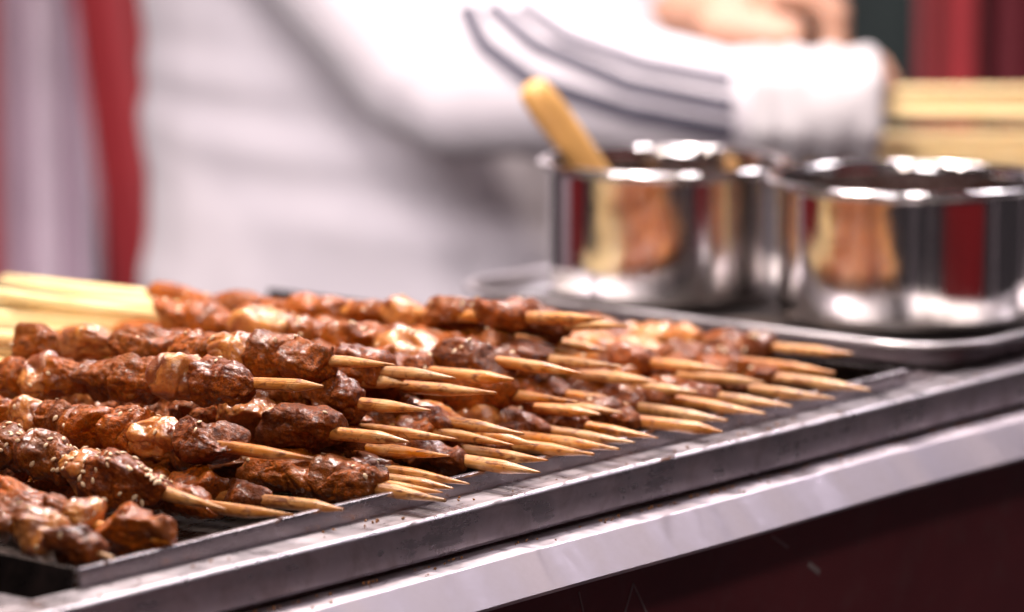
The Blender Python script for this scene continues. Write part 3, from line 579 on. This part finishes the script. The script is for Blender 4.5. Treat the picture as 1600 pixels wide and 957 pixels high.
LABELS = {
'U': 'short soft-focus skewer in the lower left corner with a pale fat cube, lowest of all',
'T': 'skewer at lower left whose pointed brown end chunk touches the tray lip',
'S': 'skewer at left with sesame-covered end chunk beside a round glossy orange fat piece',
'R': 'skewer whose bare tip sticks out from under the sesame-covered chunk onto the lip',
'Q': 'bottom skewer with stained tip lying just right of the leftmost tips on the lip',
'P2': 'skewer hidden behind the dripping middle one, only its slim tip peeking above that tip',
'P': 'lowest middle skewer with a long brown chunk dripping over the tray lip',
'O': 'skewer with a thin dark-stained tip just above the dripping middle skewer',
'N': 'skewer with a shaded orange tip directly above the thin dark-stained tip',
'M': 'skewer with a dark chunk and large light tip jutting over the rail at the centre',
'AQ': 'first bottom-row tip to the right of the large light tip over the rail',
'AP': 'second bottom-row tip to the right of the large light tip over the rail',
'AO': 'third bottom-row tip to the right of the large light tip over the rail',
'AN': 'fourth bottom-row tip right of the large light tip over the rail, with a dark knot',
'AM': 'fifth bottom-row tip right of the large light tip over the rail',
'AL': 'sixth bottom-row skewer right of the large light tip, bright tip and spiced dark end chunk',
'AK': 'sixth of the bottom-row tips counted from the far corner of the tray',
'AJ': 'fourth of the bottom-row tips counted from the far corner of the tray',
'AI': 'third of the bottom-row tips counted from the far corner of the tray',
'AH': 'second of the bottom-row tips counted from the far corner of the tray',
'AG': 'bottom-row skewer whose tip nearly reaches the far corner of the tray',
'B': 'left skewer with orange-powdered chunk and plain tip, just above the sesame-covered one',
'H': 'long left skewer between the powdered one below and the topmost left one',
'L': 'skewer with a plump tapered tip, lower of two close beside the lumpy end chunk',
'I': 'thin skewer tip lying along and above the stained tip beside the lumpy end chunk',
'J': 'skewer with a folded reddish meat flap ending in a long tip at the centre',
'K': 'short tip crossing just behind the folded reddish flap skewer\'s tip',
'G': 'skewer with a wet purple end chunk above the folded reddish flap skewer',
'AU2': 'tip overlapped by the light tip of the dark pointed chunk right of centre',
'AU': 'skewer right of centre with a dark pointed end chunk and a long light tip',
'AS': 'skewer with a shaded tip and small wet chunk below the long double tip',
'AR2': 'skewer with long bright tip pointing down right, lower of the double tip',
'AD': 'right skewer with pale tip under the third row of the far group',
'AE': 'far right skewer with orange fat and tip second from the back',
'F': 'skewer at the centre with a dark knob rising on its end chunk',
'E': 'skewer with a tip lower of the two close parallel tips at the centre',
'AT': 'small shaded tip between the centre tips and the dark pointed chunk',
'D2': 'tip lying beyond and overlapped by the upper of the two close centre tips',
'AR1': 'skewer with shaded shaft, upper of the double tip right of centre',
'AC': 'right skewer with glossy orange fat and dark end chunk in front of the back rows',
'AB': 'skewer with dark round end chunk and pale tip below the topmost right tips',
'AF': 'farthest right skewer at the back, nearest the pot tray',
'A': 'topmost front-left skewer with a pale fat piece in its middle and short light tip',
'C': 'upper left skewer with a yellow fat piece behind a long powdered end chunk',
'D': 'skewer behind the long powdered chunk with the upper of the two close centre tips',
'X': 'long upper skewer from the purple left chunk to the sesame-dotted end chunk at centre',
'Y': 'highest skewer at the back centre with a shiny knobbly end chunk',
'Z': 'back skewer with the tip just below the highest one at centre',
'YD': 'back skewer with the topmost bare yellow handle at left',
'YA': 'back skewer with the second bare yellow handle from the top at left',
'YB': 'back skewer with the third bare yellow handle from the top at left',
'YE': 'back skewer with the fourth bare yellow handle from the top at left',
'YC': 'back skewer with the fifth bare yellow handle from the top at left',
'YF': 'back skewer with the sixth bare yellow handle, just above the upper left meat chunk',
'YG': 'skewer with the lone bare handle below the others at the left frame edge',
}
for si, (nm, tip, tilt, hi, nseed, chunks) in enumerate(SKEWERS):
    rs = random.Random(100 + si)
    root = empty('meat_skewer', tuple(c/1000 for c in tip))
    root.rotation_euler = (0, -math.radians(tilt), math.radians(rs.uniform(-0.6, 0.6)*(2.2 if nm[0] == 'Y' and len(nm) > 1 else 1)))
    tag(root, LABELS[nm], 'skewer', 'grilled meat skewers piled on the tray')
    link('bamboo_stick', stick_mesh(0.300 + rs.uniform(-0.006, 0.006), si), M['bamboo'], root)
    pool = []
    inv = root.rotation_euler.to_matrix().transposed()
    upl = np.array(inv @ Vector((0.1, -0.25, 1)).normalized())
    for ci, (kind, s0, s1, rr) in enumerate(chunks):
        L = (s1 - s0)/1000 * 1.05; rr *= 1.06; sub = 5 if (hi == 2 and s0 < 150) else (4 if hi >= 1 or ci < 3 else 3)
        me, V = chunk(L, rr/1000, si*31 + ci*7 + 3, kind, sub, taper_tip=(ci == 0))
        me.materials.clear(); me.materials.append(M[kind])
        e_ = 0.26 if kind == 'f' else 0.09
        off = Vector((-(s0+s1)/2000, rs.uniform(-e_, e_)*rr/1000, rs.uniform(-e_*0.5, e_)*rr/1000))
        o = link('fat_piece' if kind == 'f' else 'meat_chunk', me, None, root, off)
        if hi or ci < 2:
            nv = np.empty(len(me.vertices)*3, dtype=np.float32); me.vertices.foreach_get('normal', nv); nv = nv.reshape(-1, 3)
            ok = np.nonzero((nv @ upl) > 0.35)[0]
            if len(ok): pool.append((V, nv, ok, off, 4.0 if (nm == 'S' and ci == 0) else 1.0))
    if nseed and pool:
        vs = []; fs = []
        wts = [p[4] for p in pool]
        for k in range(nseed * (2 if hi else 1)):
            V, nv, ok, off, _ = rs.choices(pool, wts)[0]
            i = rs.choice(ok.tolist()); p = Vector(V[i]) + off; nr = Vector(nv[i].tolist()).normalized()
            q = nr.to_track_quat('Z', 'X').to_matrix() @ Euler((rs.uniform(-.3, .3), rs.uniform(-.3, .3), rs.uniform(0, 6.3))).to_matrix()
            b0 = len(vs); sc_ = rs.uniform(0.72, 1.0)
            vs += [p + nr*0.00025 + (q @ (v*sc_)) for v in SV]; fs += [tuple(b0 + j for j in f) for f in SF]
        me = mesh_from(vs, fs); me.shade_smooth()
        tag(link('sesame_seeds', me, M['sesame'], root), kind='stuff')

# ------------------------------------------------------------------ the vendor behind the grill
def blobs(parts, voxel, smooth=4, disp=None):
    """a set of tapered tubes fused into one continuous surface"""
    bm = bmesh.new()
    for pts, rad, fl, fd in parts:
        P_ = [Vector(p) for p in pts]
        d0 = (P_[0]-P_[1]).normalized(); d1 = (P_[-1]-P_[-2]).normalized()
        pp = [P_[0] + d0*rad[0]*0.75] + [P_[0] + d0*rad[0]*0.45] + P_ + [P_[-1] + d1*rad[-1]*0.45, P_[-1] + d1*rad[-1]*0.75]
        rr = [rad[0]*0.35, rad[0]*0.8] + list(rad) + [rad[-1]*0.8, rad[-1]*0.35]
        vs, fs = tube(pp, rr, 20, True, fl, fd)
        bv = [bm.verts.new(v) for v in vs]
        for f in fs: bm.faces.new([bv[i] for i in f])
    me = bm_mesh(bm); o = bpy.data.objects.new('tmp', me); COL.objects.link(o)
    md = o.modifiers.new('r', 'REMESH'); md.mode = 'VOXEL'; md.voxel_size = voxel
    ms = o.modifiers.new('s', 'SMOOTH'); ms.factor = 0.5; ms.iterations = smooth
    dg = bpy.context.evaluated_depsgraph_get(); dg.update()
    out = bpy.data.meshes.new_from_object(o.evaluated_get(dg)); bpy.data.objects.remove(o)
    if disp:
        n = len(out.vertices); co = np.empty(n*3, dtype=np.float32); no = np.empty(n*3, dtype=np.float32)
        out.vertices.foreach_get('co', co); out.vertices.foreach_get('normal', no)
        co = co.reshape(-1, 3).astype(float); no = no.reshape(-1, 3)
        co += no * disp(co)[:, None]; out.vertices.foreach_set('co', co.astype(np.float32).ravel()); out.update()
    out.shade_smooth(); return out
VB = Vector((-0.68, 0.70, -0.85))
vendor = empty('person', VB)
tag(vendor, 'person in white jacket with striped sleeve bending over the pots, seen at the waist', 'person')
RV, FV = Vector((math.cos(math.radians(39.2)), math.sin(math.radians(39.2)), 0)), Vector((-math.sin(math.radians(39.2)), math.cos(math.radians(39.2)), 0))
def loc(p): return tuple(Vector(p) - VB)
def folds(co):
    S = co.copy(); c, s = math.cos(math.radians(39.2)), math.sin(math.radians(39.2))
    x = S[:, 0]*c + S[:, 1]*s; z = S[:, 2]
    q = np.stack([x*6, S[:, 0]*3, z*13 + x*4], 1)
    n1 = vnoise(q, 3); n2 = vnoise(q*2.1 + 7, 5)
    # sagging creases across the front of the jacket
    c3 = 0
    for z0_, x0_, w_, amp_ in ((0.0121, -0.07, 0.10, 0.0032), (-0.0392, 0.02, 0.09, 0.0030), (0.0505, -0.10, 0.06, 0.0022)):
        zz = z + VB.z - z0_ + 0.10*(x - x0_) + 0.010*vnoise(np.stack([x*14, z*2, z*0 + z0_*50], 1), 31)
        c3 = c3 + amp_*np.exp(-((x - x0_)/w_)**2)*(np.exp(-((zz + 0.009)/0.011)**2) - np.exp(-((zz - 0.009)/0.011)**2))
    return c3 + 0.0030*n1 + 0.0015*n2 - 0.0050*np.clip(1 - np.abs(vnoise(q*0.9 + 3, 8))*5, 0, 1)
tc = Vector((-0.6928, 0.7392, -0.0093))
torso = []
trad = []
for dz, r_ in ((-0.42, 0.150), (-0.25, 0.150), (-0.10, 0.146), (0.0, 0.143), (0.12, 0.143), (0.25, 0.155), (0.38, 0.165), (0.46, 0.14), (0.50, 0.075), (0.55, 0.055)):
    torso.append(loc(tc + Vector((0, 0, dz)) + FV*0.02*dz)); trad.append(r_)
sh_r = Vector((-0.7356, 0.6002, 0.2511))
sh_l = tc + Vector((0, 0, 0.40)) + RV*(0.10) + FV*(0.13)
e_r = Vector((-0.5298, 0.6051, 0.0586)); k_r = Vector((-0.4864, 0.6224, 0.0534)); m_r = Vector((-0.4405, 0.6435, 0.0500)); c_r = Vector((-0.3895, 0.6648, 0.0464))
e_l = Vector((-0.6755, 0.8048, 0.1163)); c_l = Vector((-0.4980, 0.7355, 0.0910))
jparts = [(torso, trad, 0.55, tuple(FV)),
          ([loc(sh_r), loc(sh_r.lerp(e_r, 0.5)), loc(e_r)], [0.066, 0.058, 0.052], 1.0, tuple(RV)),
          ([loc(e_r), loc(k_r), loc(m_r), loc(c_r)], [0.051, 0.046, 0.037, 0.0275], 1.0, (0, 0, 1)),
          ([loc(sh_l), loc(sh_l.lerp(e_l, 0.5)), loc(e_l)], [0.068, 0.056, 0.050], 1.0, tuple(RV)),
          ([loc(e_l), loc(c_l)], [0.048, 0.036], 1.0, (0, 0, 1))]
link('jacket', blobs(jparts, 0.005, 5, folds), M['jacket'], vendor)
# trousers down to the ground behind the counter
hp = tc + Vector((0, 0, -0.40)); ft = Vector((tc.x, tc.y, -0.83))
for sgn in (-1, 1):
    o_ = RV*0.075*sgn
    link('trouser_leg', blobs([([loc(hp + o_), loc(hp.lerp(ft, 0.5) + o_), loc(ft + o_)], [0.085, 0.065, 0.055], 1.0, tuple(RV))], 0.012, 2), M['trouser'], vendor)
# dark stripes sewn along the sleeve: thin ribbons lying on the cloth
jk = [o for o in vendor.children if o.name.startswith('jacket')][0]
from mathutils.bvhtree import BVHTree
bvh = BVHTree.FromPolygons([v.co for v in jk.data.vertices], [tuple(p.vertices) for p in jk.data.polygons])
camloc = (-FV).normalized()
def stripe(guide, wd):
    """guide: points in front of the sleeve; each is dropped onto the cloth along the direction towards it"""
    G = [Vector(p) for p in guide]; fine = []
    for i in range(len(G)-1):
        for k in range(8): fine.append(G[i].lerp(G[i+1], k/8))
    fine.append(G[-1]); on = []
    for p in fine:
        h = bvh.ray_cast(Vector(loc(p)), FV - Vector((0, 0, 0.15)))
        if h[0] is not None: on.append((h[0], h[1]))
    vs = []; fs = []
    for i, (p, nr) in enumerate(on):
        d = (on[min(i+1, len(on)-1)][0] - on[max(i-1, 0)][0]).normalized(); s = d.cross(nr).normalized()
        for q in (p + s*wd + nr*0.0022, p - s*wd + nr*0.0022, p - s*wd - nr*0.001, p + s*wd - nr*0.001): vs.append(q)
    for i in range(len(on)-1):
        for k in range(4): fs.append((i*4+k, i*4+(k+1)%4, (i+1)*4+(k+1)%4, (i+1)*4+k))
    link('sleeve_stripe', mesh_from(vs, fs), M['stripe'], vendor)
stripe([(-0.4451, 0.5077, 0.1078), (-0.4360, 0.5112, 0.0883), (-0.4143, 0.5251, 0.0695), (-0.3758, 0.5535, 0.0542), (-0.3347, 0.5850, 0.0445)], 0.0044)
stripe([(-0.4356, 0.5155, 0.1078), (-0.4161, 0.5273, 0.0877), (-0.3771, 0.5550, 0.0673), (-0.3359, 0.5865, 0.0567)], 0.0040)
stripe([(-0.4236, 0.5253, 0.1078), (-0.4033, 0.5384, 0.0908), (-0.3733, 0.5602, 0.0774), (-0.3371, 0.5879, 0.0685)], 0.0034)
# knitted cuff
cd = (c_r - m_r).normalized()
link('cuff', blobs([([loc(c_r - cd*0.004), loc(c_r + cd*0.014)], [0.0275, 0.0265], 1.0, (0, 0, 1))], 0.003, 3), M['jacket'], vendor)
# right hand in a white glove, closed round the bundle of skewers, thumb bare on top
h0 = c_r + cd*0.018; hx = Vector((-0.3414, 0.6842, 0.0454)); ax = RV.copy(); upv = Vector((0, 0, 1)); near = -FV
bx = Vector((-0.3354, 0.7087, 0.0451))            # bundle axis inside the fist
parts = [([loc(h0), loc(h0.lerp(hx, 0.5)), loc(hx)], [0.0205, 0.0255, 0.023], 1.0, (0, 0, 1))]
for k, (dx, rr) in enumerate(((-0.010, 0.0085), (-0.028, 0.0090), (-0.046, 0.0090), (-0.062, 0.0080))):
    c = bx + ax*dx
    parts.append(([loc(c + near*0.006 + upv*0.024), loc(c + near*0.026 + upv*0.012), loc(c + near*0.027 - upv*0.010), loc(c + near*0.012 - upv*0.024), loc(c - near*0.008 - upv*0.020)], [rr, rr, rr*0.97, rr*0.9, rr*0.85], 1.0, tuple(ax)))
link('gloved_hand', blobs(parts, 0.0025, 12), M['glove'], vendor)
th = [(-0.3553, 0.7021, 0.0606), (-0.3457, 0.7040, 0.0637), (-0.3405, 0.7077, 0.0611), (-0.3352, 0.7106, 0.0541)]
link('bare_thumb', blobs([([loc(p) for p in th], [0.0115, 0.0110, 0.0100, 0.0080], 1.0, (0, 0, 1))], 0.002, 3), M['skin'], vendor)
# left hand, bare, reaching over the right wrist
D2 = 2.03
lp = [([loc(c_l), loc((-0.4769, 0.7387, 0.0863)), loc((-0.4562, 0.7423, 0.0851)), loc((-0.4389, 0.7502, 0.0868))], [0.024, 0.026, 0.029, 0.026], 0.85, (0, 0, 1)),
      ([loc((-0.4370, 0.7046, 0.0796)), loc((-0.4127, 0.7107, 0.0765)), loc((-0.3973, 0.7164, 0.0750))], [0.0135, 0.0125, 0.0105], 1.0, (0, 0, 1))]
for k in range(4):
    dd = 2.005 + 0.017*k; sx = (0, 6, 3, -8)[k]
    lp.append(([loc(V_) for V_ in (Vector((-0.4208, 0.7274, 0.0951)) + FV*0.017*k, Vector((-0.4031, 0.7417, 0.0944)) + FV*0.017*k + RV*sx*0.0003, Vector((-0.3932, 0.7475, 0.0832)) + FV*0.017*k + RV*sx*0.0004, Vector((-0.3911, 0.7460, 0.0667)) + FV*0.017*k + RV*sx*0.0004)], [0.0105, 0.0100, 0.0095, 0.0080], 1.0, (0, 0, 1)))
link('left_hand', blobs(lp, 0.0025, 4), M['skin'], vendor)

# ------------------------------------------------------------------ bamboo bundles at the right
def bare_stick(p0, p1, seed, label, group):
    p0, p1 = Vector(p0), Vector(p1); d = p1 - p0
    o = link('bamboo_skewer', stick_mesh(d.length, 700 + seed), M['bamboo_clean'], None, p0)
    o.rotation_euler = (-d).to_track_quat('X', 'Z').to_euler(); tag(o, label, 'skewer stick', group); return o
rs = random.Random(8)
def jit(a): return Vector((rs.uniform(-a, a), rs.uniform(-a, a), rs.uniform(-a, a)))
for k in range(9):
    row, i = divmod(k, 3); o_ = FV*(0.0056*i - 0.004) + Vector((0, 0, 0.0056*row - 0.0042))
    bare_stick(bx + o_ + RV*(0.165 + rs.uniform(-.03, .01)) + Vector((0, 0, -0.003)) + jit(0.004), bx + o_ - RV*0.06 + jit(0.001), k, 'plain bamboo skewer in the upper bundle gripped by the gloved hand', 'bamboo skewers in the gripped bundle')
b0 = Vector((-0.3675, 0.7280, 0.0122)); b0.z = 0.0025
for k in range(20):
    row, i = divmod(k, 4); o_ = FV*(0.0056*i - 0.004 + 0.0026*(row % 2)) + Vector((0, 0, 0.0050*row + rs.uniform(0, .0006)))
    q_ = jit(0.004); q_.z = abs(q_.z)*0.4*(row > 0); q2 = jit(0.004); q2.z = abs(q2.z)*0.3*(row > 0)
    bare_stick(b0 + o_ + RV*(0.245 + rs.uniform(-.03, .01)) + q_, b0 + o_ - RV*(0.02 + rs.uniform(0, 0.01)) + q2, 40 + k, 'plain bamboo skewer in the lower bundle lying on the counter behind the right pot', 'bamboo skewers in the lying bundle')

# ------------------------------------------------------------------ stall cloths behind
def cloth(name, x0, x1, dist, mat, label, seed, slant=0.0, waves=3, amp=0.012, group=None):
    """hanging cloth with folds; x0,x1 in metres along the stall's back, dist from the front"""
    base = Vector((cam.location.x, cam.location.y, 0)) + FV*dist
    n = 40; vs = []; fs = []; zs = (-0.60, -0.2, 0.0, 0.2, 0.55)
    for side in (0, 0.003):
        for j, z in enumerate(zs):
            for i in range(n+1):
                t = i/n; x = x0 + (x1-x0)*t - slant*z*(1 if x0 > -0.5 else (1-0*t))
                y = amp*math.sin(t*waves*2*math.pi + seed) + amp*0.5*math.sin(t*waves*3.7*math.pi + 2*seed + z) + side
                vs.append(base + RV*x + FV*y + Vector((0, 0, z)))
    m = n+1; h = len(zs)*m
    for j in range(len(zs)-1):
        for i in range(n):
            a = j*m+i; fs.append((a, a+1, a+m+1, a+m)); fs.append((h+a, h+a+m, h+a+m+1, h+a+1))
    for i in range(n): fs.append((i, h+i, h+i+1, i+1)); a = (len(zs)-1)*m+i; fs.append((a, a+1, h+a+1, h+a))
    for j in range(len(zs)-1): a = j*m; fs.append((a, a+m, h+a+m, h+a)); a = j*m+n; fs.append((a, h+a, h+a+m, a+m))
    bm = bmesh.new(); bv = [bm.verts.new(v) for v in vs]
    for f in fs: bm.faces.new([bv[i] for i in f])
    o = link(name, bm_mesh(bm), mat, None, (0, 0, 0), True)
    tag(o, label, 'curtain', group); return o
k_ = 2.75/6000.0
def px(v): return (v - 800)*k_
cloth('stall_curtain', px(-140), px(4), 2.72, M['red'], 'narrow red cloth at the far left edge of the picture', 1, 0, 2)
cloth('stall_curtain', px(-60), px(140), 2.80, M['lilac'], 'lilac grey cloth between the two red cloths at left', 2, 0, 2.5, 0.016)
cloth('stall_curtain', px(126), px(330), 2.74, M['red'], 'wide red cloth hanging directly left of the white jacket', 3, 0.12, 1.5, 0.014)
cloth('stall_curtain', px(1432), px(1530), 2.74, M['red'], 'bright red cloth at the top right behind the hands', 4, 0, 1.5, 0.012)
cloth('stall_curtain', px(1515), px(1760), 2.79, M['maroon'], 'dark maroon cloth at the top right corner', 5, 0, 3, 0.012)
o = cloth('backdrop', px(-500), px(2100), 3.0, M['green'], None, 6, 0, 9, 0.006)
tag(o, 'dark green backdrop between the hands and the red cloth', kind='structure')
del o['category']

# the cloth goes on along the vendor's side of the stall, out of frame at left: the pots mirror it
def side_cloth(y0, y1, X, mat, label, seed):
    n = 30; vs = []; fs = []; zs = (-0.7, 0.0, 0.7)
    for side in (0, -0.003):
        for z in zs:
            for i in range(n+1):
                t = i/n; vs.append((X + 0.012*math.sin(t*14 + seed) + side, y0 + (y1-y0)*t, z))
    m = n+1; h = len(zs)*m; e = (len(zs)-1)*m
    for j in range(len(zs)-1):
        for i in range(n): a = j*m+i; fs += [(a, a+1, a+m+1, a+m), (h+a, h+a+m, h+a+m+1, h+a+1)]
        for a in (j*m, j*m+n): fs.append((a, a+m, h+a+m, h+a))
    for i in range(n): fs += [(i, h+i, h+i+1, i+1), (e+i, e+i+1, h+e+i+1, h+e+i)]
    bm = bmesh.new(); bv = [bm.verts.new(v) for v in vs]
    for f in fs: bm.faces.new([bv[i] for i in f])
    tag(link('stall_curtain', bm_mesh(bm), mat, None, (0, 0, 0), True), label, 'curtain')
side_cloth(-0.75, -0.10, -1.50, M['red'], 'red cloth out of frame at left, mirrored as red band at the left pot edge', 1)
side_cloth(-0.09, 0.30, -1.52, M['lilac'], 'lilac cloth out of frame at left, mirrored in the left pot', 2)

def banner(x, y0, y1, z0, z1, mat, label):
    vs = []; fs = []; n = 36
    for side in (0, 0.004):
        for z in (z0, z1):
            for i in range(n+1):
                t = i/n; vs.append((x + 0.015*math.sin(t*17) + side, y0 + (y1-y0)*t, z))
    m = n+1
    for i in range(n): fs += [(i, i+1, m+i+1, m+i), (2*m+i, 3*m+i, 3*m+i+1, 2*m+i+1), (i, 2*m+i, 2*m+i+1, i+1), (m+i, m+i+1, 3*m+i+1, 3*m+i)]
    fs += [(0, m, 3*m, 2*m), (n, 2*m+n, 3*m+n, m+n)]
    bm = bmesh.new(); bv = [bm.verts.new(v) for v in vs]
    for f in fs: bm.faces.new([bv[i] for i in f])
    tag(link('banner', bm_mesh(bm), mat, None, (0, 0, 0), True), label, 'banner')
banner(1.45, -0.35, 0.75, -0.6, 0.55, M['red'], 'red banner across the aisle, seen only mirrored in the right pot')

# added poles, out of frame, put in for the pots to mirror as pale streaks
def streak_pole(x, y, r_, label):
    t = empty('streak_pole', (x, y, -0.85)); tag(t, label, 'pole')
    link('tube', tubemesh([(0, 0, 0.012), (0, 0, 1.1), (0, 0, 2.1)], [r_, r_, r_], 20), M['pole'], t, smooth=True)
    link('collar', tubemesh([(0, 0, 0.98), (0, 0, 0.99), (0, 0, 1.05), (0, 0, 1.06)], [r_*1.02, r_*1.3, r_*1.3, r_*1.02], 20), M['pole'], t, smooth=True)
    link('foot_plate', boxmesh((-r_*2.5, -r_*2.5, 0), (r_*2.5, r_*2.5, 0.011), 0.002), M['pole'], t)
streak_pole(1.02, -1.02, 0.035, 'added pale pole behind the photographer, mirrored in the left pot')
streak_pole(1.25, -0.62, 0.020, 'added thin pale pole across the aisle, mirrored in the right pot')
streak_pole(1.30, 1.05, 0.040, 'added thick pale pole far along the aisle, mirrored at the right pot edge')
streak_pole(0.55, 1.75, 0.030, 'added pale pole at the end of the stall, mirrored between the pots')
